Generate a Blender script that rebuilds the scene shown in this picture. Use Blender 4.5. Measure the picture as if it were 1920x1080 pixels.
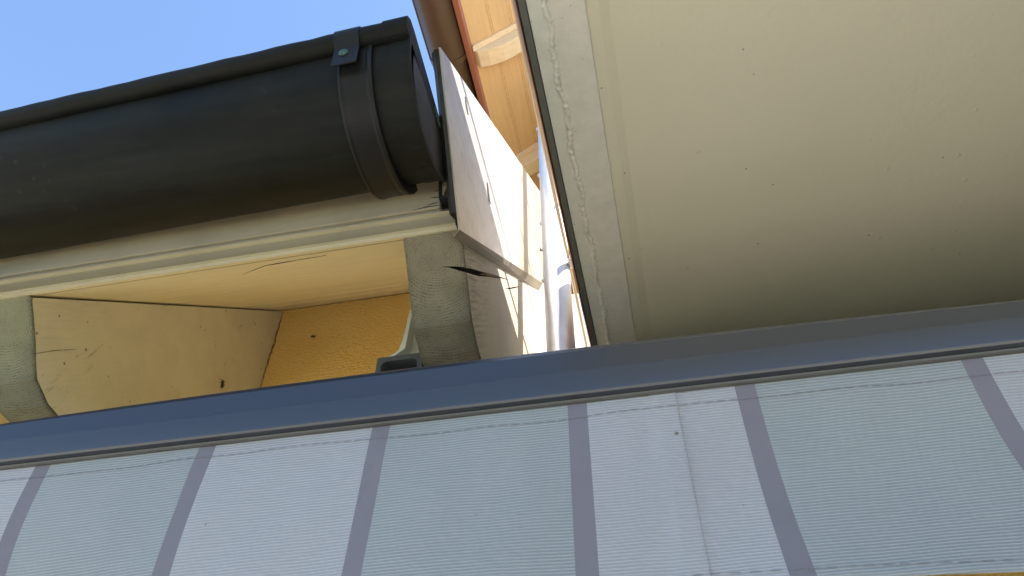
import bpy, bmesh, math, random
from mathutils import Vector, Matrix
random.seed(7)
for o in list(bpy.data.objects): bpy.data.objects.remove(o)
S = bpy.context.scene
C = S.collection
R = math.radians
PI = math.pi

# ------------------------------------------------------------------ camera
cam_d = bpy.data.cameras.new("camera"); cam = bpy.data.objects.new("camera", cam_d); C.objects.link(cam)
cam_d.sensor_width = 36.0; cam_d.lens = 1387.0 / 1920.0 * 36.0
cam_d.clip_start = 0.02; cam_d.clip_end = 500.0
cam.matrix_world = Matrix(((0.9804553, 0.1366888, 0.1415044, 0.0),
                           (0.1967255, -0.6904021, -0.6961638, 0.0),
                           (0.0025371, 0.7103951, -0.7037986, 0.0),
                           (0, 0, 0, 1)))
S.camera = cam
S.render.resolution_x = 1024; S.render.resolution_y = 576

# ------------------------------------------------------------------ sky, sun, exposure
SUN_EL = 55.0
sun_dir = Vector((math.cos(R(SUN_EL)), 0.008, math.sin(R(SUN_EL)))).normalized()   # towards the sun
W = bpy.data.worlds.new("World"); S.world = W; W.use_nodes = True
nt = W.node_tree
sky = nt.nodes.new("ShaderNodeTexSky"); sky.sky_type = 'NISHITA'; sky.sun_disc = False
sky.sun_elevation = R(SUN_EL); sky.sun_rotation = R(90.0); sky.air_density = 1.0; sky.dust_density = 0.3; sky.ozone_density = 3.0
bg = nt.nodes["Background"]; bg.inputs[1].default_value = 0.134
nt.links.new(sky.outputs[0], bg.inputs[0])
sl = bpy.data.lights.new("sun", 'SUN'); sl.energy = 5.0; sl.angle = R(0.5); sl.color = (1.0, 0.955, 0.88)
so = bpy.data.objects.new("sun", sl); C.objects.link(so)
so.rotation_euler = sun_dir.to_track_quat('Z', 'Y').to_euler(); so.location = (6, 0, 9)
S.view_settings.view_transform = 'Standard'; S.view_settings.look = 'None'
S.view_settings.exposure = 1.56; S.view_settings.gamma = 1.0

# ------------------------------------------------------------------ node materials
class NT:
    def __init__(s, name):
        s.m = bpy.data.materials.new(name); s.m.use_nodes = True
        s.t = s.m.node_tree; s.b = s.t.nodes["Principled BSDF"]
        s.tc = s.t.nodes.new("ShaderNodeTexCoord"); s.co = s.tc.outputs["Object"]
    def n(s, typ, **kw):
        k = s.t.nodes.new(typ)
        for a, v in kw.items(): setattr(k, a, v)
        return k
    def l(s, a, b): s.t.links.new(a, b)
    def val(s, sock, v):
        if hasattr(v, "is_output"): s.l(v, sock)
        else: sock.default_value = v
    def math(s, op, a, b=0.0, c=None, clamp=False):
        k = s.n("ShaderNodeMath", operation=op, use_clamp=clamp)
        s.val(k.inputs[0], a); s.val(k.inputs[1], b)
        if c is not None: s.val(k.inputs[2], c)
        return k.outputs[0]
    def scale(s, v, co=None):
        k = s.n("ShaderNodeMapping"); s.l(co or s.co, k.inputs[0]); k.inputs["Scale"].default_value = v
        return k.outputs[0]
    def rot(s, a):
        k = s.n("ShaderNodeMapping"); s.l(s.co, k.inputs[0]); k.inputs["Rotation"].default_value = (R(a), 0, 0)
        return k.outputs[0]
    def noise(s, sc, det=4.0, rough=0.55, co=None, dist=0.0):
        k = s.n("ShaderNodeTexNoise"); s.l(co or s.co, k.inputs["Vector"])
        k.inputs["Scale"].default_value = sc; k.inputs["Detail"].default_value = det
        k.inputs["Roughness"].default_value = rough; k.inputs["Distortion"].default_value = dist
        return k.outputs[0]
    def voro(s, sc, co=None, rnd=1.0):
        k = s.n("ShaderNodeTexVoronoi"); s.l(co or s.co, k.inputs["Vector"]); k.inputs["Scale"].default_value = sc
        k.inputs["Randomness"].default_value = rnd
        return k
    def ramp(s, f, lo, hi, a=0.0, b=1.0):
        k = s.n("ShaderNodeMapRange"); k.clamp = True
        s.l(f, k.inputs[0]); k.inputs[1].default_value = lo; k.inputs[2].default_value = hi
        k.inputs[3].default_value = a; k.inputs[4].default_value = b
        return k.outputs[0]
    def mix(s, f, a, b):
        k = s.n("ShaderNodeMix", data_type='RGBA')
        s.val(k.inputs[0], f)
        for sock, v in ((k.inputs[6], a), (k.inputs[7], b)):
            if hasattr(v, "is_output"): s.l(v, sock)
            else: sock.default_value = (v[0], v[1], v[2], 1.0)
        return k.outputs[2]
    def bump(s, h, strength=0.3, dist=0.002, prev=None):
        k = s.n("ShaderNodeBump"); k.inputs["Strength"].default_value = strength; k.inputs["Distance"].default_value = dist
        s.l(h, k.inputs["Height"])
        if prev is not None: s.l(prev, k.inputs["Normal"])
        return k.outputs[0]
    def done(s, col=None, rough=None, metal=0.0, nrm=None, spec=None):
        if col is not None:
            if hasattr(col, "is_output"): s.l(col, s.b.inputs["Base Color"])
            else: s.b.inputs["Base Color"].default_value = (*col, 1.0)
        if rough is not None: s.val(s.b.inputs["Roughness"], rough)
        s.val(s.b.inputs["Metallic"], metal)
        if nrm is not None: s.l(nrm, s.b.inputs["Normal"])
        if spec is not None: s.b.inputs["Specular IOR Level"].default_value = spec
        return s.m
    def sep(s, co=None):
        k = s.n("ShaderNodeSeparateXYZ"); s.l(co or s.co, k.inputs[0]); return k.outputs

def mul(c, f): return tuple(min(1.0, x * f) for x in c)

def m_painted(name, col, grime=(0.10, 0.085, 0.06), amount=0.5, streak=(3, 60, 60), rough=0.55, bump=0.25, spots=0.25):
    """old brushed paint on boards: brush streaks, dirt blotches, small dark flecks"""
    t = NT(name)
    st = t.noise(1.0, 6, 0.6, t.scale(streak))
    bl = t.noise(7.0, 6, 0.62)
    fl = t.noise(160.0, 3, 0.6)
    c = t.mix(t.ramp(st, 0.35, 0.7), mul(col, 0.93), mul(col, 1.05))
    c = t.mix(t.math('MULTIPLY', t.ramp(bl, 0.50, 0.78), amount), c, mul(col, 0.72))
    m = t.math('MULTIPLY', t.ramp(fl, 0.66, 0.72), t.ramp(bl, 0.50, 0.66))
    c = t.mix(t.math('MULTIPLY', m, spots * 2.4, clamp=True), c, grime)
    v = t.voro(42.0)
    c = t.mix(t.math('MULTIPLY', t.ramp(v.outputs["Distance"], 0.035, 0.06, 1.0, 0.0), t.ramp(t.noise(9.0, 2), 0.5, 0.6)), c, grime)
    h = t.math('ADD', t.math('MULTIPLY', st, 1.0), t.math('MULTIPLY', fl, 0.25))
    return t.done(c, rough, 0.0, t.bump(h, bump, 0.0015))

def m_copper():
    t = NT("aged_dark_copper")
    a = t.noise(9.0, 7, 0.65); b = t.noise(46.0, 5, 0.6); st = t.noise(1.0, 5, 0.6, t.scale((2.0, 26.0, 26.0)))
    c = t.mix(t.ramp(a, 0.35, 0.68), (0.0030, 0.0036, 0.0034), (0.013, 0.0115, 0.0085))
    c = t.mix(t.math('MULTIPLY', t.ramp(st, 0.45, 0.75), 0.5), c, (0.014, 0.020, 0.018))
    patina = t.math('MULTIPLY', t.ramp(b, 0.60, 0.72), t.ramp(a, 0.52, 0.64))
    c = t.mix(t.math('MULTIPLY', patina, 0.25), c, (0.07, 0.12, 0.105))
    v = t.voro(60.0)
    sp = t.math('MULTIPLY', t.ramp(v.outputs["Distance"], 0.05, 0.09, 1.0, 0.0), t.ramp(t.noise(9.0, 2), 0.62, 0.70))
    c = t.mix(t.math('MULTIPLY', sp, 0.12), c, (0.20, 0.21, 0.19))
    dust = t.math('MULTIPLY', t.ramp(t.noise(1.0, 6, 0.7, t.scale((1.2, 16.0, 5.0))), 0.48, 0.72), 0.35)
    c = t.mix(dust, c, (0.034, 0.032, 0.026))
    r = t.ramp(a, 0.3, 0.7, 0.52, 0.72)
    return t.done(c, r, 0.0, t.bump(t.math('ADD', a, t.math('MULTIPLY', b, 0.4)), 0.22, 0.002), 0.16)

def m_patina():
    t = NT("green_patina"); a = t.noise(220.0, 4)
    return t.done(t.mix(t.ramp(a, 0.35, 0.65), (0.035, 0.075, 0.065), (0.07, 0.14, 0.12)), 0.7, 0.1, t.bump(a, 0.4, 0.001))

def m_stucco():
    t = NT("ochre_stucco")
    a = t.noise(120.0, 5, 0.6); b = t.noise(6.0, 5); w = t.noise(1.0, 3, 0.5, t.scale((60, 60, 130)))
    c = t.mix(t.ramp(b, 0.3, 0.7), (0.88, 0.55, 0.14), (0.93, 0.63, 0.20))
    c = t.mix(t.math('MULTIPLY', t.ramp(a, 0.55, 0.75), 0.25), c, (0.62, 0.34, 0.07))
    h = t.math('ADD', a, t.math('MULTIPLY', w, 1.3))
    return t.done(c, 0.85, 0.0, t.bump(h, 0.75, 0.004))

def m_endgrain(name, top, low_c, ringk):
    """sawn rafter end under thin worn paint: growth rings round a pith, open pores, bare wood towards the lower corner"""
    t = NT(name)
    x, y, z = t.sep()
    dx = t.math('SUBTRACT', x, 0.002)
    s_ = t.math('ADD', t.math('MULTIPLY', t.math('SUBTRACT', y, 0.790), -0.654), t.math('MULTIPLY', t.math('SUBTRACT', z, 0.893), 0.757))
    wob = t.noise(18.0, 3, 0.5)
    d = t.math('SQRT', t.math('ADD', t.math('MULTIPLY', dx, dx), t.math('MULTIPLY', s_, s_)))
    d = t.math('ADD', d, t.math('MULTIPLY', wob, 0.014))
    dn = t.math('ADD', d, t.math('MULTIPLY', t.noise(70.0, 3, 0.6), 0.0022))
    ring = t.math('SINE', t.math('MULTIPLY', dn, 2 * PI / 0.0046))
    pores = t.noise(420.0, 3, 0.7); fine = t.noise(1100.0, 2, 0.6); blot = t.noise(22.0, 5, 0.6)
    bare = t.math('ADD', t.ramp(z, 0.790, 0.900, 0.80, -0.05), t.math('MULTIPLY', t.ramp(x, 0.012, 0.050), 0.30))
    bare = t.math('ADD', bare, t.math('MULTIPLY', t.math('SUBTRACT', blot, 0.5), 1.1), clamp=True)
    c = t.mix(bare, top, low_c)
    line = t.math('MULTIPLY', t.ramp(ring, -0.1, 0.95), t.ramp(pores, 0.42, 0.62))
    line = t.math('MULTIPLY', line, t.ramp(t.noise(48.0, 4, 0.65), 0.36, 0.58, 0.10, 1.0))
    amt = t.math('MULTIPLY', t.math('ADD', t.math('MULTIPLY', bare, 0.75), t.ramp(d, 0.030, 0.085, 0.20, 0.65)), ringk * 1.35, clamp=True)
    c = t.mix(t.math('MULTIPLY', line, amt), c, (0.040, 0.034, 0.024))
    pf = t.math('MULTIPLY', t.ramp(fine, 0.54, 0.64), 0.55)
    c = t.mix(pf, c, (0.075, 0.066, 0.048))
    edge = t.math('MULTIPLY', t.ramp(t.math('ABSOLUTE', x), 0.039, 0.050), t.ramp(pores, 0.40, 0.56))
    c = t.mix(t.math('MULTIPLY', edge, 0.6), c, (0.055, 0.047, 0.034))
    h = t.math('SUBTRACT', t.math('MULTIPLY', fine, 0.5), t.math('MULTIPLY', line, amt))
    return t.done(c, 0.85, 0.0, t.bump(h, 0.45, 0.0012))

def m_rafter_side(name, col, worn):
    t = NT(name)
    g = t.noise(1.0, 7, 0.65, t.scale((40, 10, 170), t.rot(-40.9))); b = t.noise(9.0, 6, 0.62); f = t.noise(260.0, 3)
    x, y, z = t.sep()
    front = t.ramp(y, 0.83, 1.02, 1.0, 0.0)
    c = t.mix(t.ramp(b, 0.4, 0.72), col, mul(col, 0.88))
    wear = t.math('MULTIPLY', t.math('MULTIPLY', t.ramp(g, 0.42, 0.62), front), worn)
    c = t.mix(wear, c, (0.20, 0.165, 0.12))
    chips = t.math('MULTIPLY', t.ramp(f, 0.63, 0.70), t.ramp(b, 0.48, 0.62))
    c = t.mix(t.math('MULTIPLY', chips, 0.5), c, (0.12, 0.095, 0.065))
    v = t.voro(30.0)
    c = t.mix(t.math('MULTIPLY', t.ramp(v.outputs["Distance"], 0.05, 0.10, 0.9, 0.0), t.ramp(t.noise(8.0, 2), 0.47, 0.55)), c, (0.20, 0.14, 0.08))
    sm = t.math('MULTIPLY', t.ramp(t.noise(1.0, 5, 0.7, t.scale((30, 55, 12), t.rot(20))), 0.60, 0.72), t.ramp(t.noise(5.0, 2), 0.5, 0.62))
    c = t.mix(t.math('MULTIPLY', sm, 0.5), c, (0.26, 0.19, 0.11))
    return t.done(c, 0.6, 0.0, t.bump(t.math('ADD', g, t.math('MULTIPLY', f, 0.3)), 0.10 + 0.4 * worn * worn, 0.0016))

def m_sheet():
    t = NT("beige_coated_sheet")
    a = t.noise(3.0, 4, 0.5, t.scale((1, 1.5, 9))); b = t.noise(55.0, 5, 0.6); f = t.noise(420.0, 2)
    c = t.mix(t.ramp(a, 0.3, 0.7), (0.40, 0.35, 0.295), (0.47, 0.415, 0.355))
    c = t.mix(t.math('MULTIPLY', t.ramp(b, 0.52, 0.75), 0.4), c, (0.34, 0.29, 0.245))
    v = t.voro(75.0)
    sp = t.math('MULTIPLY', t.ramp(v.outputs["Distance"], 0.06, 0.12, 1.0, 0.0), t.ramp(t.noise(20.0, 3), 0.50, 0.58))
    c = t.mix(t.math('MULTIPLY', sp, 0.8), c, (0.62, 0.57, 0.50))
    return t.done(c, t.ramp(b, 0.3, 0.7, 0.30, 0.42), 0.25, t.bump(t.math('ADD', a, t.math('MULTIPLY', f, 0.06)), 0.15, 0.002))

def m_slab():
    t = NT("cream_painted_render")
    a = t.noise(62.0, 4, 0.5); b = t.noise(300.0, 3, 0.55); big = t.noise(2.2, 4)
    c = t.mix(t.ramp(big, 0.3, 0.7), (0.82, 0.755, 0.590), (0.86, 0.795, 0.63))
    v = t.voro(26.0); keep = t.noise(7.0, 3)
    hole = t.math('MULTIPLY', t.ramp(v.outputs["Distance"], 0.030, 0.050, 1.0, 0.0), t.ramp(keep, 0.50, 0.55))
    c = t.mix(t.math('MULTIPLY', hole, 0.9), c, (0.09, 0.08, 0.065))
    v2 = t.voro(17.0); nub = t.math('MULTIPLY', t.ramp(v2.outputs["Distance"], 0.0, 0.09, 1.0, 0.0), t.ramp(t.noise(11.0, 2), 0.36, 0.46))
    v3 = t.voro(48.0); nub3 = t.math('MULTIPLY', t.ramp(v3.outputs["Distance"], 0.0, 0.10, 1.0, 0.0), t.ramp(t.noise(13.0, 2), 0.5, 0.6))
    h = t.math('ADD', t.math('ADD', t.math('MULTIPLY', a, 0.45), t.math('MULTIPLY', b, 0.14)), t.math('ADD', t.math('MULTIPLY', nub, 1.0), t.math('MULTIPLY', nub3, 0.6)))
    h = t.math('SUBTRACT', h, t.math('MULTIPLY', hole, 1.0))
    return t.done(c, 0.42, 0.0, t.bump(h, 0.36, 0.0040), 0.4)

def m_concrete(name, ca, cb):
    t = NT(name)
    a = t.noise(26.0, 7, 0.65); f = t.noise(300.0, 4, 0.6); v = t.voro(70.0)
    c = t.mix(t.ramp(a, 0.35, 0.68), ca, cb)
    pit = t.math('MULTIPLY', t.ramp(v.outputs["Distance"], 0.04, 0.08, 1.0, 0.0), t.ramp(t.noise(12.0, 2), 0.52, 0.58))
    c = t.mix(t.math('MULTIPLY', pit, 0.75), c, (0.10, 0.09, 0.08))
    c = t.mix(t.math('MULTIPLY', t.ramp(f, 0.58, 0.72), 0.22), c, mul(ca, 0.6))
    return t.done(c, 0.8, 0.0, t.bump(t.math('SUBTRACT', t.math('ADD', a, t.math('MULTIPLY', f, 0.4)), pit), 0.5, 0.002))

def m_metal(name, col, rough, metal=0.9, brush=(2, 90, 90), bump=0.05):
    t = NT(name)
    a = t.noise(1.0, 5, 0.6, t.scale(brush)); b = t.noise(18.0, 5, 0.6); d = t.noise(190.0, 3)
    c = t.mix(t.ramp(b, 0.35, 0.7), col, mul(col, 0.84))
    c = t.mix(t.math('MULTIPLY', t.ramp(d, 0.66, 0.74), 0.25), c, mul(col, 1.5))
    return t.done(c, t.ramp(a, 0.3, 0.7, rough * 0.88, rough * 1.14), metal, t.bump(t.math('ADD', a, t.math('MULTIPLY', b, 0.5)), bump, 0.001))

def m_bar(name, col, rough, metal, brush):
    t = NT(name)
    a = t.noise(1.0, 5, 0.6, t.scale((2, 140, 140))); b = t.noise(1.0, 4, 0.55, t.scale((1.6, 40, 40)))
    v = t.voro(70.0); sp = t.math('MULTIPLY', t.ramp(v.outputs["Distance"], 0.03, 0.06, 1.0, 0.0), t.ramp(t.noise(10.0, 2), 0.55, 0.62))
    sc = t.math('MULTIPLY', t.ramp(t.noise(1.0, 3, 0.7, t.scale((12, 160, 160), t.rot(7))), 0.68, 0.74), t.ramp(t.noise(6.0, 2), 0.52, 0.6))
    c = t.mix(t.math('MULTIPLY', t.ramp(b, 0.3, 0.7), 0.5), col, mul(col, 0.86))
    c = t.mix(t.math('MULTIPLY', t.math('ADD', sp, sc, clamp=True), 0.45), c, (0.20, 0.20, 0.21))
    return t.done(c, t.ramp(a, 0.3, 0.7, rough * 0.92, rough * 1.1), metal, t.bump(a, 0.03, 0.0008), 0.7)

def m_rib(name, light, dark):
    """ribbed awning cloth: raised horizontal cords with darker valleys"""
    t = NT(name)
    x, y, z = t.sep()
    w = t.math('MULTIPLY', t.noise(9.0, 3, 0.5, t.scale((1, 0.2, 0.5))), 0.0040)
    zz = t.math('ADD', z, w)
    s_ = t.math('SINE', t.math('MULTIPLY', zz, 2 * PI / 0.0028))
    cord = t.ramp(s_, -0.55, 0.75)
    th = t.noise(1.0, 2, 0.5, t.scale((900, 50, 120)))
    c = t.mix(cord, dark, light)
    c = t.mix(t.math('MULTIPLY', t.ramp(th, 0.45, 0.7), 0.16), c, mul(dark, 0.9))
    st = t.noise(5.0, 5, 0.6)
    c = t.mix(t.math('MULTIPLY', t.ramp(st, 0.52, 0.8), 0.30), c, mul(dark, 0.85))
    fade = t.noise(1.0, 3, 0.5, t.scale((9, 1, 2)))
    c = t.mix(t.math('MULTIPLY', t.ramp(fade, 0.4, 0.7), 0.18), c, mul(light, 1.12))
    for (sx, sz, rad, k) in ((0.3318, 0.1085, 0.0024, 0.85), (0.4045, -0.0150, 0.0014, 0.7), (-0.090, 0.064, 0.0012, 0.5), (0.372, 0.036, 0.0009, 0.5), (0.16, 0.045, 0.0008, 0.5)):
        ex = t.math('SUBTRACT', x, sx); ez = t.math('SUBTRACT', z, sz)
        q = t.math('SQRT', t.math('ADD', t.math('MULTIPLY', ex, ex), t.math('MULTIPLY', ez, ez)))
        q = t.math('ADD', q, t.math('MULTIPLY', t.math('SUBTRACT', t.noise(300.0, 2), 0.5), 0.0016))
        c = t.mix(t.ramp(q, rad * 0.5, rad, k, 0.0), c, (0.10, 0.07, 0.035))
    h = t.math('ADD', cord, t.math('MULTIPLY', th, 0.25))
    t.done(c, 0.85, 0.0, t.bump(h, 0.45, 0.001))
    t.b.inputs["Sheen Weight"].default_value = 0.15
    return t.m

def m_twill():
    t = NT("lilac_grey_twill")
    x, y, z = t.sep()
    s_ = t.math('SINE', t.math('MULTIPLY', t.math('ADD', x, z), 2 * PI / 0.0016))
    n_ = t.noise(700.0, 2); b = t.noise(30.0, 4)
    c = t.mix(t.ramp(s_, -0.8, 0.8), (0.168, 0.155, 0.185), (0.198, 0.183, 0.214))
    c = t.mix(t.math('MULTIPLY', t.ramp(b, 0.5, 0.75), 0.3), c, (0.15, 0.142, 0.17))
    return t.done(c, 0.9, 0.0, t.bump(t.math('ADD', s_, n_), 0.2, 0.0006))

def m_plain(name, col, rough=0.7, metal=0.0, var=0.3, sc=60.0):
    t = NT(name); a = t.noise(sc, 5, 0.6)
    return t.done(t.mix(t.ramp(a, 0.3, 0.7), mul(col, 1 - var), mul(col, 1 + var * 0.6)), rough, metal, t.bump(a, 0.2, 0.001))

def m_tiles():
    t = NT("clay_roof_tile")
    x, y, z = t.sep()
    a = t.noise(12.0, 6); r = t.math('SINE', t.math('MULTIPLY', x, 2 * PI / 0.22)); q = t.math('FRACT', t.math('MULTIPLY', y, 3.6))
    c = t.mix(t.ramp(a, 0.3, 0.7), (0.26, 0.10, 0.055), (0.36, 0.16, 0.085))
    return t.done(c, 0.8, 0.0, t.bump(t.math('ADD', r, q), 0.8, 0.02))

def m_ground():
    t = NT("pale_terrace_paving")
    a = t.noise(3.0, 6, 0.6); f = t.noise(60.0, 4)
    v = t.n("ShaderNodeTexBrick"); t.l(t.co, v.inputs["Vector"]); v.inputs["Scale"].default_value = 2.0; v.inputs["Mortar Size"].default_value = 0.012
    v.inputs["Color1"].default_value = (0.76, 0.70, 0.58, 1); v.inputs["Color2"].default_value = (0.70, 0.645, 0.53, 1); v.inputs["Mortar"].default_value = (0.25, 0.23, 0.2, 1)
    c = t.mix(t.math('MULTIPLY', t.ramp(a, 0.45, 0.7), 0.4), v.outputs["Color"], (0.45, 0.42, 0.36))
    return t.done(c, 0.85, 0.0, t.bump(f, 0.3, 0.003))

M = {}
M['copper'] = m_copper(); M['strap'] = m_metal('brown_copper_band', (0.010, 0.0092, 0.0088), 0.5, 0.0, (60, 8, 8), 0.15); M['strap'].node_tree.nodes['Principled BSDF'].inputs['Specular IOR Level'].default_value = 0.25; M['patina'] = m_patina(); M['stucco'] = m_stucco()
M['fascia'] = m_painted("weathered_cream_board", (0.47, 0.41, 0.255), amount=0.8, streak=(4, 80, 80), spots=0.35)
M['soffit'] = m_painted("cream_soffit_paint", (0.89, 0.79, 0.54), grime=(0.16, 0.10, 0.05), amount=0.3, streak=(4, 60, 60), spots=0.2)
M['endgrain'] = m_endgrain('rafter_end_grain', (0.285, 0.255, 0.180), (0.110, 0.096, 0.070), 1.3)
M['endgrain_moss'] = m_endgrain('mossy_rafter_end_grain', (0.30, 0.30, 0.195), (0.16, 0.155, 0.105), 1.0)
M['side_cream'] = m_rafter_side("cream_rafter_paint", (0.81, 0.745, 0.54), 0.10)
M['side_worn'] = m_rafter_side("worn_rafter_paint", (0.44, 0.38, 0.295), 1.0)
M['crack'] = m_plain("torn_brown_wood", (0.055, 0.036, 0.022), 0.9, 0, 0.6, 120)
M['split'] = m_plain("fresh_split_wood", (0.26, 0.16, 0.085), 0.85, 0, 0.5, 90)
M['return'] = m_painted('weathered_brown_return', (0.215, 0.165, 0.11), amount=0.5, streak=(60, 4, 4)); M['sheet'] = m_sheet(); M['slab'] = m_slab()
M['conc_a'] = m_concrete("grey_green_concrete", (0.86, 0.845, 0.76), (0.75, 0.74, 0.66))
M['conc_b'] = m_concrete("warm_grey_concrete", (0.88, 0.84, 0.75), (0.79, 0.75, 0.67))
M['bead'] = m_concrete("pale_mortar_bead", (0.92, 0.89, 0.81), (0.80, 0.77, 0.70))
M['bar'] = m_bar("grey_coated_bar", (0.062, 0.066, 0.076), 0.32, 0.50, (3, 140, 140))
M['bar_lip'] = m_metal("dark_grey_lip", (0.13, 0.125, 0.115), 0.5, 0.2)
M['steel'] = m_metal("brushed_steel", (0.74, 0.73, 0.74), 0.38, 0.50, (30, 30, 2))
M['cable'] = m_metal("steel_cable", (0.62, 0.50, 0.36), 0.4, 0.5, (200, 20, 200), 0.2)
M['drip'] = m_metal("dark_grey_drip_profile", (0.19, 0.195, 0.175), 0.5, 0.3, (90, 3, 90))
M['orange_reflection'] = m_metal("orange_reflection_edge", (0.40, 0.18, 0.10), 0.35, 0.6, (90, 3, 90))
M['blacktrim'] = m_plain("black_bitumen_trim", (0.018, 0.016, 0.015), 0.5, 0.1, 0.5)
M['rust'] = m_plain("rust_brown_block", (0.085, 0.045, 0.03), 0.85, 0, 0.6, 70)
M['rib_w'] = m_rib("white_ribbed_cloth", (0.395, 0.385, 0.412), (0.300, 0.300, 0.325))
M['rib_g'] = m_rib("pale_green_ribbed_cloth", (0.325, 0.340, 0.352), (0.220, 0.238, 0.252))
M['twill'] = m_twill()
M['light_blocking_cloth'] = m_plain('dark_grey_blocker_cloth', (0.07, 0.068, 0.066), 0.9, 0, 0.2, 300)  # kept dark so the added cloth deepens the shade under the slab
M['thread'] = m_plain("grey_thread", (0.20, 0.195, 0.215), 0.9, 0, 0.3, 400)
M['white'] = m_painted("sunlit_white_paint", (0.80, 0.78, 0.73), amount=0.25)
M['bracket'] = m_painted("white_coated_bracket", (0.66, 0.67, 0.63), amount=0.3, spots=0.15)
M['anthracite'] = m_plain("anthracite_plastic", (0.075, 0.08, 0.09), 0.5, 0, 0.2)
M['black'] = m_plain("black_rubber", (0.012, 0.012, 0.013), 0.6)
M['brown'] = m_metal("brown_gutter_coat", (0.085, 0.05, 0.032), 0.45, 0.2, (90, 3, 90), 0.1)
M['redbrown'] = m_painted("red_brown_board_paint", (0.34, 0.125, 0.075), amount=0.25, streak=(80, 3, 80))
M['osoffit'] = m_painted("apricot_soffit_paint", (0.62, 0.40, 0.205), grime=(0.25, 0.12, 0.05), amount=0.3, streak=(60, 4, 60), spots=0.15)
M['orafter'] = m_painted("pale_apricot_rafter_paint", (0.74, 0.58, 0.41), grime=(0.30, 0.17, 0.09), amount=0.35, streak=(8, 60, 60), spots=0.2)
M['tiles'] = m_tiles(); M['ground'] = m_ground()
M['lawn'] = m_plain("dark_lawn", (0.035, 0.055, 0.018), 0.9, 0, 0.5, 8)
M['insect'] = m_plain("dark_insect_shell", (0.045, 0.026, 0.013), 0.5)
M['straw'] = m_plain("dry_straw", (0.10, 0.085, 0.05), 0.8)

# ------------------------------------------------------------------ object helpers
ORG = {}
def org(o): return ORG[o.name] if o is not None else Vector((0, 0, 0))
def obj(name, bm, mats, parent=None, at=None, smooth=False, bevel=0.0, seg=2):
    """bm is in world coordinates; 'at' is the world origin of the object"""
    at = Vector(at) if at is not None else org(parent)
    bmesh.ops.translate(bm, verts=bm.verts, vec=-at)
    bmesh.ops.recalc_face_normals(bm, faces=bm.faces)
    me = bpy.data.meshes.new(name); bm.to_mesh(me); bm.free()
    for m in (mats if isinstance(mats, (list, tuple)) else [mats]): me.materials.append(m)
    if smooth:
        for p in me.polygons: p.use_smooth = True
    o = bpy.data.objects.new(name, me); C.objects.link(o)
    o.parent = parent; o.location = at - org(parent)
    ORG[o.name] = at
    if bevel:
        b = o.modifiers.new("bevel", 'BEVEL'); b.width = bevel; b.segments = seg; b.limit_method = 'ANGLE'; b.angle_limit = R(35)
    return o
def thing(name, loc, label, cat, group=None):
    o = bpy.data.objects.new(name, None); C.objects.link(o); o.empty_display_size = 0.1
    o.location = loc; ORG[o.name] = Vector(loc)
    return tag(o, label, cat, group)
def tag(o, label, cat, group=None):
    o['label'] = label; o['category'] = cat
    if group: o['group'] = group
    return o
def structure(o): o['kind'] = 'structure'; return o

def prism(bm, prof, axis, a, b, closed=True, n=1, mat=0):
    """extrude a profile: axis 'x' -> prof (y,z); 'y' -> (x,z); 'z' -> (x,y)"""
    def P(p, t):
        return {'x': (t, p[0], p[1]), 'y': (p[0], t, p[1]), 'z': (p[0], p[1], t)}[axis]
    rings = []
    for i in range(n + 1):
        t = a + (b - a) * i / n
        rings.append([bm.verts.new(P(p, t)) for p in prof])
    k = len(prof)
    for i in range(n):
        for j in range(k if closed else k - 1):
            f = bm.faces.new((rings[i][j], rings[i][(j + 1) % k], rings[i + 1][(j + 1) % k], rings[i + 1][j])); f.material_index = mat
    if closed:
        f = bm.faces.new(rings[0]); f.material_index = mat
        f = bm.faces.new(list(reversed(rings[-1]))); f.material_index = mat
    return rings
def box(bm, lo, hi):
    prism(bm, [(lo[0], lo[1]), (hi[0], lo[1]), (hi[0], hi[1]), (lo[0], hi[1])], 'z', lo[2], hi[2])
def tube(bm, pts, r, n=12, cap=True):
    pts = [Vector(p) for p in pts]; rs = r if isinstance(r, (list, tuple)) else [r] * len(pts)
    rings = []; up = None
    for i, p in enumerate(pts):
        d = (pts[min(i + 1, len(pts) - 1)] - pts[max(i - 1, 0)]).normalized()
        if up is None: up = d.orthogonal().normalized()
        u = (up - d * up.dot(d)).normalized(); up = u; v = d.cross(u)
        rings.append([bm.verts.new(p + (u * math.cos(2 * PI * k / n) + v * math.sin(2 * PI * k / n)) * rs[i]) for k in range(n)])
    for a, b in zip(rings, rings[1:]):
        for k in range(n): bm.faces.new((a[k], a[(k + 1) % n], b[(k + 1) % n], b[k]))
    if cap:
        bm.faces.new(list(reversed(rings[0]))); bm.faces.new(rings[-1])
def dome(bm, c, axis, r, h, n=14, m=5):
    c = Vector(c); axis = Vector(axis).normalized(); u = axis.orthogonal().normalized(); v = axis.cross(u)
    rings = []
    for i in range(m):
        a = PI / 2 * i / m
        rings.append([bm.verts.new(c + axis * h * math.sin(a) + (u * math.cos(2 * PI * k / n) + v * math.sin(2 * PI * k / n)) * r * math.cos(a)) for k in range(n)])
    top = bm.verts.new(c + axis * h)
    for a, b in zip(rings, rings[1:]):
        for k in range(n): bm.faces.new((a[k], a[(k + 1) % n], b[(k + 1) % n], b[k]))
    for k in range(n): bm.faces.new((rings[-1][k], rings[-1][(k + 1) % n], top))
    bm.faces.new(list(reversed(rings[0])))
def arc(cy, cz, r, a0, a1, n):
    return [(cy + r * math.cos(R(a0 + (a1 - a0) * i / n)), cz + r * math.sin(R(a0 + (a1 - a0) * i / n))) for i in range(n + 1)]
def shear_yaw(bm, k, x0):
    """turn something long about a vertical line at x0 by the small slope k"""
    for v in bm.verts: v.co.y -= k * (v.co.x - x0)
B = bmesh.new

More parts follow.
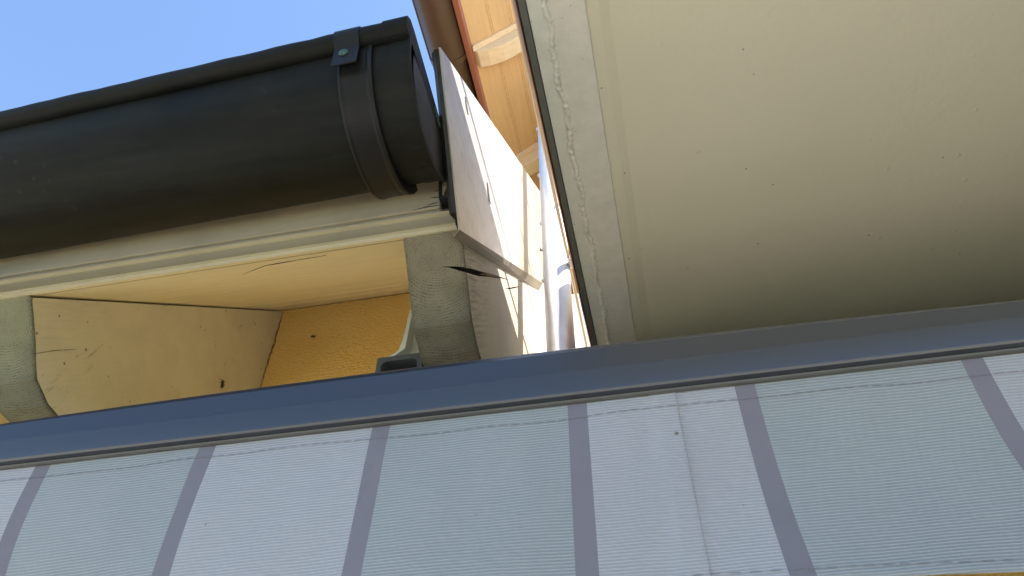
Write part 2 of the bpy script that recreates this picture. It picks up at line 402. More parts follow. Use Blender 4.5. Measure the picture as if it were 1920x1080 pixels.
# ------------------------------------------------------------------ ground
bm = B(); box(bm, (-60, -60, -1.75), (60, 60, -1.60))
structure(obj('ground', bm, M['lawn']))
bm = B(); box(bm, (-9.0, -2.35, -1.70), (7.0, 1.815, -1.596))
structure(obj('terrace', bm, M['ground']))

# ------------------------------------------------------------------ the house with the dark gutter
house = thing('house', (-1.2, 1.6, -1.6), 'ochre rendered house with cream timber eaves behind the dark copper gutter', 'house')
XL, XR = -3.2, -0.24
SL = 0.866                                                # rise of the roof slope per metre
def soff(y): return 0.912 + SL * (y - 0.75)
bm = B(); prism(bm, [(XL, 1.515), (-0.2465, 1.515), (-0.2465, 1.82), (3.6, 1.82), (3.6, 2.0), (XL, 2.0)], 'z', -1.6, 1.62); obj('wall', bm, M['stucco'], house)
# soffit boards: tongue-and-groove profile that runs along the eaves
edges = [0.752, 0.98, 1.12, 1.225, 1.32, 1.405, 1.53]
prof = []
for i, (a, b) in enumerate(zip(edges, edges[1:])):
    st = 0.0 if i < 3 else 0.0006
    if i < 3:
        prof += [(a + 0.002, soff(a + 0.002)), (b - 0.002, soff(b - 0.002))]; continue
    prof += [(a + 0.002, soff(a) + 0.0016 if i else soff(a)), (a + 0.006, soff(a + 0.006) - st), (b - 0.012, soff(b - 0.012) - st), (b - 0.006, soff(b) + 0.0004)]
prof += [(1.53, soff(1.53) + 0.03), (0.752, soff(0.752) + 0.03)]
bm = B(); prism(bm, prof, 'x', XL, XR - 0.004); obj('soffit', bm, M['soffit'], house)
# fascia board, then the bead moulding nailed along its foot
bm = B(); box(bm, (XL, 0.750, 0.9740), (-0.277, 0.776, 1.07))
fas = obj('fascia_board', bm, M['fascia'], house, bevel=0.0025)
bm = B()
prof = [(0.7515, 0.9655), (0.7475, 0.9645), (0.7470, 0.9595)] + arc(0.7475, 0.9545, 0.0047, 80, 280, 8) + [(0.7495, 0.9485), (0.7500, 0.9270), (0.7560, 0.9215), (0.7760, 0.9330), (0.7760, 0.9655)]
prism(bm, prof, 'x', XL, -0.247, n=1); obj('bead_moulding', bm, M['fascia'], fas, bevel=0.0008)
# verge end: dark stepped flashing strip and the rust brown block behind it
bm = B()
path = [(-0.2795, 1.060), (-0.2735, 0.9865), (-0.2500, 0.9845), (-0.2455, 0.9500), (-0.2400, 0.9120)]
w = 0.0034
left = [(x - w, z - w * 0.6) for x, z in path]; right = [(x + w * 0.6, z + w * 0.6) for x, z in reversed(path)]
prism(bm, left + right, 'y', 0.738, 0.775)
obj('flashing_strip', bm, M['blacktrim'], house, bevel=0.0008)
bm = B(); prism(bm, [(-0.272, 0.9925), (-0.2425, 0.9895), (-0.2320, 0.9600), (-0.2290, 1.075), (-0.2760, 1.075)], 'y', 0.756, 0.80)
obj('end_block', bm, M['rust'], house, bevel=0.002)
bm = B()
for (a, b, c_, d_) in ((-0.275, 0.991, -0.2655, 1.045), (-0.2515, 0.952, -0.2475, 0.984)):
    prism(bm, [(a, b), (c_ - 0.004, b + 0.001), (c_, (b + d_) / 2), (c_ - 0.003, d_), (a - 0.002, d_)], 'y', 0.7405, 0.752)
obj('flaked_paint', bm, M['fascia'], house, bevel=0.0008)

# rafters: shaped tails; the split one has a real gash cut into it
def rafter_mesh(side_mat, cut):
    bm = B()
    fr = [(0.7590, 0.9270), (0.7720, 0.9120), (0.7980, 0.8830), (0.8190, 0.8585), (0.8390, 0.8310), (0.8600, 0.8060)]
    lo = [(0.9080, 0.7840), (0.9550, 0.7790), (1.0100, 0.7960)]
    prof = fr + lo + [(1.5170, 0.796 + SL * 0.507), (1.5170, soff(1.517) - 0.006), (0.7700, soff(0.77) - 0.006)]
    h = 0.0500
    rl = [bm.verts.new((-h, y, z)) for y, z in prof]; rr = [bm.verts.new((h, y, z)) for y, z in prof]
    k = len(prof)
    for i in range(k):
        f = bm.faces.new((rl[i], rl[(i + 1) % k], rr[(i + 1) % k], rr[i])); f.material_index = 0 if i < 8 or i == k - 1 else 1
    f = bm.faces.new(rl); f.material_index = 1
    f = bm.faces.new(list(reversed(rr))); f.material_index = 1
    bmesh.ops.recalc_face_normals(bm, faces=bm.faces)
    bmesh.ops.bevel(bm, geom=[e for e in bm.edges if len(e.link_faces) == 2 and e.calc_face_angle(0) > R(60) and all(v.co.y < 1.4 for v in e.verts)],
                    offset=0.004, segments=3, affect='EDGES', profile=0.5)
    me = bpy.data.meshes.new('rafter'); bm.to_mesh(me); bm.free()
    for m in (M['endgrain'], side_mat, M['crack']): me.materials.append(m)
    if not cut: return me
    # cutter: a ragged wedge that enters the end grain and runs along the flank
    tmp = bpy.data.objects.new('tmp', me); C.objects.link(tmp)
    cutters = []
    def wedge(pts, dirs):
        cb = B(); rows = []
        for (p, th), d in zip(pts, dirs):
            p = Vector(p); d = Vector(d)
            n_ = Vector((0, -0.68, 0.73)) * th
            rows.append([cb.verts.new(p + n_), cb.verts.new(p - n_), cb.verts.new(p + d)])
        for a, b in zip(rows, rows[1:]):
            for i in range(3): cb.faces.new((a[i], a[(i + 1) % 3], b[(i + 1) % 3], b[i]))
        cb.faces.new(rows[0]); cb.faces.new(list(reversed(rows[-1])))
        bmesh.ops.recalc_face_normals(cb, faces=cb.faces)
        cm = bpy.data.meshes.new('c'); cb.to_mesh(cm); cb.free(); cm.materials.append(M['crack'])
        co = bpy.data.objects.new('c', cm); C.objects.link(co); cutters.append(co)
        md = tmp.modifiers.new('b', 'BOOLEAN'); md.operation = 'DIFFERENCE'; md.object = co; md.solver = 'EXACT'
        try: md.material_mode = 'TRANSFER'
        except Exception: pass
    ins = (0.0, 0.74, 0.67)
    def W_(p, th, dx, dep): return ((p[0] + 0.291, p[1] - 0.003, p[2] - 0.003), th), (dx, ins[1] * dep, ins[2] * dep)
    r1_ = [W_((-0.2795, 0.7995, 0.8805), 0.0003, 0, 0.010), W_((-0.2680, 0.8010, 0.8788), 0.0013, 0, 0.024), W_((-0.2580, 0.8030, 0.8768), 0.0030, 0, 0.032),
           W_((-0.2490, 0.8050, 0.8745), 0.0042, -0.004, 0.036), W_((-0.2370, 0.8080, 0.8720), 0.0052, -0.010, 0.040)]
    wedge([q for q, _ in r1_], [d for _, d in r1_])
    X_ = 0.0535
    wedge([((X_, 0.812, 0.8765), 0.0046), ((X_, 0.842, 0.904), 0.0056), ((X_, 0.880, 0.9385), 0.0056), ((X_, 0.925, 0.981), 0.0046), ((X_, 0.968, 1.022), 0.0040), ((X_, 1.022, 1.072), 0.0030), ((X_, 1.10, 1.1445), 0.0018), ((X_, 1.150, 1.190), 0.0003)],
          [(-0.030, 0.002, 0.002)] * 4 + [(-0.018, 0, 0)] * 2 + [(-0.008, 0, 0)] * 2)
    wedge([((X_, 1.105, 1.119), 0.0003), ((X_, 1.160, 1.172), 0.0022), ((X_, 1.220, 1.234), 0.0024), ((X_, 1.29, 1.306), 0.0003)],
          [(-0.006, 0, 0), (-0.014, 0, 0), (-0.014, 0, 0), (-0.006, 0, 0)])
    wedge([((X_, 1.25, 1.285), 0.0003), ((X_, 1.30, 1.335), 0.0018), ((X_, 1.37, 1.396), 0.0003)],
          [(-0.006, 0, 0), (-0.010, 0, 0), (-0.006, 0, 0)])
    bpy.context.view_layer.update()
    dg = bpy.context.evaluated_depsgraph_get()
    res = bpy.data.meshes.new_from_object(tmp.evaluated_get(dg))
    res.name = 'rafter'
    for o in cutters + [tmp]: bpy.data.objects.remove(o)
    return res
def add_rafter(me, x, label=None):
    o = bpy.data.objects.new('rafter', me); C.objects.link(o); o.parent = house
    o.location = Vector((x, 0, 0)) - org(house); ORG[o.name] = Vector((x, 0, 0))
    if label: o['label'] = label
    return o
raf = add_rafter(rafter_mesh(M['side_worn'], True), -0.2910, 'weathered rafter tail with a long dark split beside the metal verge sheet')
# torn splinter lying in the gash
bm = B()
tube(bm, [(-0.2440, 0.905, 0.9615), (-0.2405, 0.945, 1.001), (-0.2395, 0.985, 1.036), (-0.2400, 1.03, 1.0775), (-0.2420, 1.09, 1.134)], [0.0008, 0.0026, 0.0024, 0.0016, 0.0004], 6)
obj('splinter', bm, M['split'], raf)
me2 = rafter_mesh(M['side_cream'], False); me2.materials[0] = M['endgrain_moss']
add_rafter(me2, -1.0870, 'cream rafter with a grey green worn tail')
add_rafter(me2, -1.870, 'cream rafter')
# drying checks in the end grain and hairline cracks in the paint
def crack_line(pts, r, parent, mat=M['crack'], name='paint_crack', jit=0.0012, sub=5):
    P = []
    for a, b in zip(pts, pts[1:]):
        a = Vector(a); b = Vector(b)
        for i in range(sub): P.append(a.lerp(b, i / sub) + Vector((random.uniform(-jit, jit), 0, random.uniform(-jit, jit))))
    P.append(Vector(pts[-1]))
    rr = [r * (0.25 + 0.75 * math.sin(PI * (i + 0.3) / (len(P) + 0.2))) * random.uniform(0.6, 1.2) for i in range(len(P))]
    bm = B(); tube(bm, P, rr, 5)
    return obj(name, bm, mat, parent)
M['edge'] = m_plain("brown_paint_edge", (0.30, 0.155, 0.045), 0.85, 0, 0.5, 90)
# roof covering above the eaves
bm = B()
prism(bm, [(0.66, 1.022), (0.655, 1.048), (2.55, 1.048 + SL * 1.895), (2.55, 1.0 + SL * 1.895)], 'x', XL, -0.236)
obj('roof', bm, M['tiles'], house)

# verge sheet: beige metal that closes the roof edge, with the returned lower edge and the folded front
vs = B()
A0, A1, B1, B0 = (0.7066, 0.8545), (1.585, 1.604), (1.640, 2.112), (0.5286, 1.0935)
def quadx(bm, P, x0, x1): prism(bm, P, 'x', x0, x1)
quadx(vs, [A0, A1, B1, (0.5330, 1.0990), (0.5286, 1.0930)], -0.2275, -0.2250)
verge = obj('verge_sheet', vs, M['sheet'], house, bevel=0.0006)
bm = B()                                                    # inclined lower return
vv = [(-0.2250, A0[0], A0[1]), (-0.2250, A1[0], A1[1]), (-0.2408, A1[0] + 0.014, A1[1] - 0.018), (-0.2408, A0[0] + 0.022, A0[1] + 0.010)]
v1 = [bm.verts.new(p) for p in vv]; v2 = [bm.verts.new((p[0] - 0.0015, p[1] - 0.001, p[2] + 0.0022)) for p in vv]
bm.faces.new(v1); bm.faces.new(list(reversed(v2)))
for i in range(4): bm.faces.new((v1[i], v1[(i + 1) % 4], v2[(i + 1) % 4], v2[i]))
obj('lower_return', bm, M['return'], verge)
bm = B()                                                    # dark folded front edge
n_ = 10; rows = []
for i in range(n_ + 1):
    t = i / n_; y = 0.5305 + (0.690 - 0.5305) * t; z = 1.091 + (0.876 - 1.091) * t
    rnd = 0.006 * (1 - min(1, t * 6)) ** 2
    rows.append([bm.verts.new((-0.2275, y, z)), bm.verts.new((-0.2330, y - 0.0035, z - rnd)), bm.verts.new((-0.2385, y + 0.001, z - rnd * 1.5)), bm.verts.new((-0.2385, y + 0.03, z + 0.02)), bm.verts.new((-0.2275, y + 0.03, z + 0.02))])
for a, b in zip(rows, rows[1:]):
    for k in range(5): bm.faces.new((a[k], a[(k + 1) % 5], b[(k + 1) % 5], b[k]))
bm.faces.new(rows[0]); bm.faces.new(list(reversed(rows[-1])))
obj('folded_edge', bm, M['blacktrim'], verge, smooth=False)
def slot(y, z, pts):
    bm = B(); prism(bm, [(y + a * 0.001, z + b * 0.001) for a, b in pts], 'x', -0.2262, -0.2238)
    obj('nail_slot', bm, M['black'], verge)
slot(0.683, 1.180, [(-9, 5), (-3, 11), (3, -1), (14, -6), (18, -15), (3, -13), (-3, -5)])
slot(0.869, 1.153, [(-14, 13), (-5, 16), (12, -4), (20, -15), (7, -17), (-5, -8)])

# ------------------------------------------------------------------ dark copper gutter (slightly turned to the wall)
GY, GZ, GR, GX, YAW = 0.567, 0.990, 0.113, -0.240, 0.032
gutter = thing('rain_gutter', (-1.2, GY, GZ - GR), 'large dark copper half round gutter hanging along the front eaves', 'gutter')
bm = B()
out = arc(GY, GZ, GR, 180, 352, 40); inn = list(reversed(arc(GY, GZ, GR - 0.0025, 180, 352, 40)))
prism(bm, out + inn, 'x', XL, -0.262)
bead = arc(GY - GR - 0.007, GZ + 0.0065, 0.0165, 0, 345, 24)
rg = prism(bm, bead, 'x', XL, -0.252, n=110)
for ring_ in rg:
    dy = random.uniform(-0.0006, 0.0006); dz_ = random.uniform(-0.0007, 0.0007)
    for v in ring_: v.co.y += dy; v.co.z += dz_
for v in bm.verts:
    k = 1.0 - 0.060 * min(2.2, max(0.0, (GX - v.co.x) / 0.66 - 0.15))
    v.co.y = (GY - GR) + (v.co.y - GY + GR) * k; v.co.z = GZ + (v.co.z - GZ) * k
shear_yaw(bm, YAW, GX)
trough = obj('trough', bm, M['copper'], gutter, smooth=True)
trough.modifiers.new("es", 'EDGE_SPLIT').split_angle = R(40)
# end cap: sleeve ring, recessed disc, straight stamped flange along the top
bm = B()
prism(bm, arc(GY, GZ, GR + 0.0015, 176, 350, 40) + list(reversed(arc(GY, GZ, GR + 0.0003, 176, 350, 40))), 'x', -0.270, -0.2400)
pass
prism(bm, arc(GY, GZ, GR + 0.0050, 178, 346, 40) + list(reversed(arc(GY, GZ, GR - 0.004, 178, 346, 40))), 'x', -0.2420, -0.2380)
pass
fl = [(GY - GR - 0.014, GZ + 0.024), (GY - GR + 0.004, GZ + 0.026), (GY + GR + 0.018, GZ + 0.004), (GY + GR + 0.018, GZ - 0.030), (GY - GR + 0.012, GZ - 0.012), (GY - GR - 0.010, GZ - 0.014)]
prism(bm, fl, 'x', -0.2440, -0.2385)
prism(bm, arc(GY - GR - 0.007, GZ + 0.0065, 0.0180, 0, 340, 20), 'x', -0.276, -0.2390)
shear_yaw(bm, YAW, GX)
cap = obj('end_cap', bm, M['copper'], gutter, bevel=0.0008)
bm = B(); rim = [(p[0], p[1]) for p in arc(GY, GZ, GR + 0.0002, 182, 352, 40)] + [(GY + GR + 0.010, GZ + 0.006), (GY - GR + 0.006, GZ + 0.022), (GY - GR - 0.004, GZ + 0.016)]
cy_, cz_ = GY, GZ - 0.045
rings_ = [[bm.verts.new((-0.2410 + 0.0030 * (1 - q * q), cy_ + (py - cy_) * q, cz_ + (pz - cz_) * q)) for py, pz in rim] for q in (1.0, 0.88, 0.7, 0.45)]
tip_ = bm.verts.new((-0.2378, cy_, cz_))
for ra, rb in zip(rings_, rings_[1:]):
    for i in range(len(rim)):
        j = (i + 1) % len(rim); bm.faces.new((ra[i], ra[j], rb[j], rb[i]))
for i in range(len(rim)): bm.faces.new((rings_[-1][i], rings_[-1][(i + 1) % len(rim)], tip_))
shear_yaw(bm, YAW, GX); cp_ = obj('cap_plate', bm, M['strap'], cap, smooth=True); cp_.modifiers.new('solid', 'SOLIDIFY').thickness = 0.001
cu = bpy.data.curves.new('t', 'FONT'); cu.body = "3080  33"; cu.size = 0.0175; cu.extrude = 0.0007
to = bpy.data.objects.new('t', cu); C.objects.link(to); bpy.context.view_layer.update()
tm = bpy.data.meshes.new_from_object(to.evaluated_get(bpy.context.evaluated_depsgraph_get())); bpy.data.objects.remove(to)
tm.name = 'stamped_number'; tm.materials.clear(); tm.materials.append(M['patina'])
tm.transform(Matrix.Translation(Vector((-0.2384, 0.572, 0.9860))) @ Matrix(((0, 0, 1, 0), (1, 0, 0, 0), (-0.10, 1, 0, 0), (0, 0, 0, 1))) )
tm.transform(Matrix.Translation(-org(cap)))
o = bpy.data.objects.new('stamped_number', tm); C.objects.link(o); o.parent = cap; ORG[o.name] = org(cap)
# strap bracket: band round the trough, hooked plate over the bead, green rivet
def gut_strap(xc):
    bm = B()
    rows = []
    n_ = 46
    for i in range(n_ + 1):
        a = 184 + (338 - 184) * i / n_
        r0 = GR + 0.0012
        th = 0.0045
        prof = [(-0.0215, 0), (-0.0215, th * 0.8), (-0.0185, th), (-0.0145, th * 0.72), (0.0195, th * 0.72), (0.0235, th), (0.0285, th), (0.0295, th * 0.6), (0.0295, 0)]
        if a > 262: prof = [(px, q + (0.0085 if q > 0 else 0) * min(1, (a - 262) / 40)) for px, q in prof]
        rows.append([bm.verts.new((xc + 0.006 + px, GY + (r0 + q) * math.cos(R(a)), GZ + (r0 + q) * math.sin(R(a)))) for px, q in prof])
    k = len(rows[0])
    for a, b in zip(rows, rows[1:]):
        for j in range(k): bm.faces.new((a[j], a[(j + 1) % k], b[(j + 1) % k], b[j]))
    bm.faces.new(rows[0]); bm.faces.new(list(reversed(rows[-1])))
    # plate that wraps over the bead
    by, bz = GY - GR - 0.007, GZ + 0.0065
    pl = [(by + 0.0185 * math.cos(R(a)), bz + 0.0185 * math.sin(R(a))) for a in range(60, 216, 12)] + [(GY - GR - 0.0120, GZ - 0.018), (GY - GR - 0.0080, GZ - 0.056)]
    pin = [(by + 0.0167 * math.cos(R(a)), bz + 0.0167 * math.sin(R(a))) for a in range(60, 216, 12)] + [(GY - GR - 0.0095, GZ - 0.018), (GY - GR - 0.0055, GZ - 0.056)]
    prism(bm, pl + list(reversed(pin)), 'x', xc - 0.019, xc + 0.019)
    shear_yaw(bm, YAW, GX)
    s = obj('strap', bm, M['strap'], gutter, bevel=0.0006)
    bm = B(); dome(bm, (xc - 0.003, GY - GR - 0.0105 - YAW * (xc - GX), GZ - 0.0300), (0, -1, 0.0), 0.0075, 0.0042)
    obj('rivet', bm, M['patina'], s, smooth=True)
    return s
sx = -0.3290
gut_strap(sx); gut_strap(-1.15)
# dry stalk standing in the gutter
bm = B(); tube(bm, [(-0.2700, 0.452, 1.010), (-0.2690, 0.451, 1.026), (-0.2705, 0.450, 1.036), (-0.2690, 0.449, 1.046)], [0.0005, 0.0005, 0.0004, 0.0002], 5)
tag(obj('dry_stalk', bm, M['straw'], None, (-0.27, 0.452, 1.010)), 'thin dry stalk sticking up from the gutter rim by its end cap', 'stalk')

# ------------------------------------------------------------------ taller part behind: apricot eaves running away from the viewer
EX, EZ, ES = -0.584, 3.600, 0.739
def es(x): return EZ + ES * (x - EX)
tall = thing('tall_house', (1.2, 3.4, -1.6), 'taller house behind with apricot boarded eaves and red brown edge board', 'house')
bm = B(); prism(bm, [(EX, es(EX)), (0.30, es(0.30)), (0.30, es(0.30) + 0.03), (EX, es(EX) + 0.03)], 'y', 1.50, 7.0)
sof = obj('soffit', bm, M['osoffit'], tall)
bm = B()                                                    # the grooves between boards, thin strips of darker orange in the joints
for gx in (-0.470, -0.370, -0.270, -0.17):
    for dx in (0.0, 0.010):
        prism(bm, [(gx + dx, es(gx + dx) - 0.0012), (gx + dx + 0.003, es(gx + dx + 0.003) - 0.0012), (gx + dx + 0.003, es(gx + dx + 0.003) + 0.004), (gx + dx, es(gx + dx) + 0.004)], 'y', 1.505, 6.9)
M['groove'] = m_plain("dull_orange_joint", (0.52, 0.33, 0.165), 0.8)
obj('board_joint', bm, M['groove'], sof)
bm = B(); prism(bm, [(-0.6150, 3.585), (-0.5840, 3.570), (-0.5760, 3.600), (-0.5840, 3.640), (-0.6250, 3.66)], 'y', 1.49, 7.0)
obj('edge_board', bm, M['redbrown'], tall, bevel=0.004, seg=3)
bm = B()
tp = [(-0.572, es(-0.572) - 0.006), (-0.552, es(-0.552) - 0.045), (-0.498, 3.578), (-0.420, 3.600), (-0.300, 3.690), (0.28, es(0.28) - 0.12), (0.28, es(0.28) - 0.002), (-0.57, es(-0.57) - 0.002)]
prism(bm, tp, 'y', 1.795, 1.885)
r1 = obj('rafter', bm, M['orafter'], tall, (0, 1.84, 3.6), bevel=0.003)
bm = B(); prism(bm, [(-0.572, es(-0.572) - 0.026), (-0.566, es(-0.566) - 0.003), (0.28, es(0.28) - 0.003), (0.28, es(0.28) - 0.026)], 'y', 1.765, 1.7935)
l1 = obj('batten', bm, M['orafter'], r1, (0, 1.84, 3.6))
for y in (2.60, 3.36, 4.12, 4.88, 5.64):
    a = r1.copy(); C.objects.link(a); a.location = Vector((0, y, 3.6)) - org(tall)
    b = l1.copy(); C.objects.link(b); b.parent = a
bm = B(); prism(bm, [(-0.70, es(-0.70) + 0.09), (0.34, es(0.34) + 0.09), (0.34, es(0.34) + 0.13), (-0.70, es(-0.70) + 0.13)], 'y', 1.50, 7.0)
obj('roof', bm, M['tiles'], tall)
bm = B(); box(bm, (0.06, 2.02, 1.0), (0.30, 7.0, 3.90)); obj('wall', bm, M['stucco'], tall)
bm = B(); box(bm, (1.50, -0.30, -1.59), (1.70, 1.81, 1.155)); obj('side_light_blocker', bm, M['brown'], tall)  # unseen blocker, added to darken the right end of the slab underside
# its brown gutter
bg_ = thing('brown_gutter', (-0.712, 3.5, 3.53), 'brown half round gutter under the far apricot eaves', 'gutter')
bm = B()
g = arc(-0.712, 3.640, 0.098, 178, 362, 30) + list(reversed(arc(-0.712, 3.640, 0.0955, 178, 362, 30)))
prism(bm, g, 'y', 1.35, 1.83)
g2 = arc(-0.712, 3.640, 0.086, 178, 362, 30) + list(reversed(arc(-0.712, 3.640, 0.0835, 178, 362, 30)))
prism(bm, g2, 'y', 1.83, 7.0)
prism(bm, arc(-0.812, 3.642, 0.010, 0, 345, 12), 'y', 1.35, 1.83); prism(bm, arc(-0.807, 3.642, 0.010, 0, 345, 12), 'y', 1.83, 7.0)
tr = obj('trough', bm, M['brown'], bg_, smooth=True); tr.modifiers.new("es", 'EDGE_SPLIT').split_angle = R(40)
bm = B(); prism(bm, arc(-0.712, 3.640, 0.1050, 178, 362, 30) + list(reversed(arc(-0.712, 3.640, 0.0850, 178, 362, 30))), 'y', 1.80, 1.83)
obj('joint_collar', bm, M['brown'], bg_)

# ------------------------------------------------------------------ balcony
BA = 0.0165                                                  # the balcony edge runs slightly off the house axis
def bx(x, y): return x + BA * (y - 0.5)
def bshear(bm):
    for v in bm.verts: v.co.x += BA * (v.co.y - 0.5)
Y0, Y1, ZB, ZT = -0.85, 1.797, 1.150, 1.348
balc = thing('balcony', (1.2, 0.0, ZB), 'balcony slab with cream painted underside and rough grey concrete edge overhead', 'balcony')
bm = B()
prof = [(-0.0820, ZB + 0.004), (-0.0820, ZT), (2.9, ZT), (2.9, ZB + 0.012), (0.0480, ZB + 0.012)] + [(0.0300 + 0.018 * math.sin(R(a)), ZB + 0.0125 - 0.006 * (1 - math.sin(R(a)))) for a in (60, 30, 0)] + [(0.012, ZB + 0.004)]
prism(bm, prof, 'y', Y0, Y1, n=1); bshear(bm)
obj('slab', bm, M['slab'], balc)
# concrete edge in two casts with a ragged mortar bead between them
bm = B(); prism(bm, [(-0.0825, ZB), (-0.0520, ZB), (-0.0520, ZB + 0.0035), (-0.0825, ZB + 0.0035)], 'y', Y0, Y1); bshear(bm)
obj('outer_edge_band', bm, M['conc_a'], balc, bevel=0.001)
bm = B(); prism(bm, [(-0.0515, ZB - 0.0006), (0.0085, ZB - 0.0006), (0.0105, ZB + 0.0035), (-0.0515, ZB + 0.0035)], 'y', Y0, Y1); bshear(bm)
obj('inner_edge_band', bm, M['conc_b'], balc, bevel=0.001)
bm = B(); rows = []
n_ = 900
for i in range(n_ + 1):
    y = Y0 + (Y1 - Y0) * i / n_
    j = 0.0026 * math.sin(y * 37) + 0.0015 * math.sin(y * 91 + 1) + random.uniform(-0.0012, 0.0012)
    wl = 0.0058 + random.uniform(-0.0018, 0.0026); wr = 0.0050 + random.uniform(-0.0018, 0.0045); hh = 0.0058 + random.uniform(-0.0016, 0.0034)
    xc = -0.0545 + j
    rows.append([bm.verts.new((xc + a * (wl if a < 0 else wr), y, ZB + 0.0006 - hh * b)) for a, b in ((-1, -0.3), (-0.6, 0.5 + random.uniform(-.2, .3)), (0.0, 1), (0.6, 0.7 + random.uniform(-.3, .3)), (1, -0.3))])
for a, b in zip(rows, rows[1:]):
    for k in range(4): bm.faces.new((a[k], a[k + 1], b[k + 1], b[k]))
bshear(bm); obj('mortar_bead', bm, M['bead'], balc, smooth=True)
# drip profile: dark grey flange, its thin edge coloured as an orange reflection
bm = B(); prism(bm, [(-0.0955, ZB - 0.003), (-0.0838, ZB - 0.003), (-0.0838, ZB + 0.060), (-0.0955, ZB + 0.060)], 'y', Y0, Y1); bshear(bm)
drip = obj('drip_profile', bm, M['drip'], balc, bevel=0.001)
bm = B(); prism(bm, [(-0.1010, ZB - 0.001), (-0.0985, ZB - 0.005), (-0.0970, ZB - 0.003), (-0.0970, ZB + 0.058), (-0.1010, ZB + 0.058)], 'y', Y0, Y1); bshear(bm)
obj('orange_reflection_edge', bm, M['orange_reflection'], drip, bevel=0.0006)

# ------------------------------------------------------------------ railing on the balcony edge
rail = thing('balcony_railing', (-0.143, 1.29, -1.6), 'brushed steel railing with tall tube post and thin cables along the balcony edge', 'railing')
PX, PY, PR = -0.1480, 1.2900, 0.0335
bm = B(); tube(bm, [(PX, PY, -1.6), (PX, PY, 2.30)], PR, 40); obj('post', bm, M['steel'], rail, smooth=True)
cz = [1.350, 1.590, 1.845, 2.09]
for z in cz:
    bm = B(); tube(bm, [(bx(-0.1085, -0.80), -0.80, z), (bx(-0.1310, 1.79), 1.79, z)], 0.0042, 10); obj('cable', bm, M['cable'], rail, smooth=True)
for z in (1.310, 1.530, 1.745, 1.985):
    bm = B(); dome(bm, (PX - PR + 0.001, PY - 0.004, z), (-1, -0.15, 0), 0.0058, 0.0062); tube(bm, [(PX - PR + 0.003, PY - 0.004, z), (PX - PR - 0.002, PY - 0.004, z)], 0.0064, 12)
    obj('bolt', bm, M['steel'], rail, smooth=True)
bm = B(); tube(bm, [(PX - PR + 0.003, PY - 0.002, 1.425), (PX - PR - 0.004, PY - 0.003, 1.424), (PX - PR - 0.0055, PY - 0.003, 1.436)], [0.0035, 0.003, 0.0006], 8)
obj('hook', bm, M['drip'], rail)
bm = B(); tube(bm, [(-0.1090, 1.255, 1.350), (-0.1096, 1.290, 1.350)], 0.0075, 18); obj('cable_clamp', bm, M['steel'], rail, bevel=0.001)
for y in (-0.78, 0.25):
    bm = B(); tube(bm, [(bx(-0.06, y), y, ZT), (bx(-0.06, y), y, 2.25)], 0.021, 24); obj('post', bm, M['steel'], rail, smooth=True)
# ------------------------------------------------------------------ added strip behind the post, its white standing for burnt-out sunlit wall
bm = B(); prism(bm, [(-0.2455, 1.517), (-0.2410, 1.517), (-0.2410, 1.800), (0.02, 1.800), (0.02, 1.818), (-0.2455, 1.818)], 'z', -1.6, 1.75); obj('sunlit_white_strip', bm, M['white'], house)

# ------------------------------------------------------------------ awning
awn = thing('awning', (-0.3, 0.56, 0.25), 'retracted awning with grey front bar and striped ribbed valance', 'awning')
AX0, AX1 = -1.55, 1.05
bm = B()
prof = [(0.5560, 0.4040), (0.5505, 0.4036), (0.5462, 0.4044), (0.5446, 0.4062), (0.5442, 0.4085), (0.5440, 0.4300), (0.5447, 0.4306), (0.5470, 0.4440)]
prof += [(0.5470 + 0.022 * (1 - math.cos(R(a))), 0.4440 + 0.0166 * math.sin(R(a))) for a in (20, 40, 55, 72, 90)]
prof += [(0.5900, 0.4600), (0.5940, 0.4540), (0.5940, 0.4100), (0.5880, 0.4040)]
prism(bm, prof, 'x', AX0, AX1, n=60)
def crown(x):
    return max(0.0, 0.0054 * (x + 0.12) * (x - 0.35) / (0.56 * 1.03) - 0.0115 * (x + 0.68) * (x - 0.35) / (0.56 * 0.47))
for v in bm.verts:
    wz = min(1.0, max(0.0, (v.co.z - 0.4300) / 0.0300)); v.co.z += wz * crown(max(-0.9, v.co.x))
bar = obj('front_bar', bm, M['bar'], awn, smooth=True); bar.modifiers.new('es', 'EDGE_SPLIT').split_angle = R(14)
bm = B(); prism(bm, [(0.5515, 0.4034), (0.5520, 0.4016), (0.5540, 0.4010), (0.5600, 0.4015), (0.5600, 0.4034)], 'x', AX0, AX1)
obj('lower_lip', bm, M['bar_lip'], bar)
# valance
sx_ = [-0.9665, -0.7835, -0.6000, -0.4178, -0.2391, -0.0519, 0.0974, 0.2859, 0.4740]
hw = 0.0088
colx = [-1.02]; cm = []
def seg(a, b, m, step):
    n = max(1, int(round((b - a) / step)))
    for i in range(n): colx.append(a + (b - a) * (i + 1) / n); cm.append(m)
cur = -1.02; idx = 0
for i, s in enumerate(sx_):
    seg(cur, s - hw, (0 if i % 2 == 0 else 1) if i < 6 else (1 if i % 2 == 1 else 0), 0.008) if i != 6 else None
    if i == 6:
        for a, b in ((cur, 0.0140), (0.0140, 0.0148), (0.0148, 0.0352), (0.0352, 0.0372), (0.0372, 0.0380), (0.0380, s - hw)):
            seg(a, b, 0, 0.008)
    seg(s - hw, s + hw, 2, 0.006); cur = s + hw
seg(cur, 0.56, 0, 0.008)
ZV0, ZV1 = 0.4038, 0.2262
NR = 44
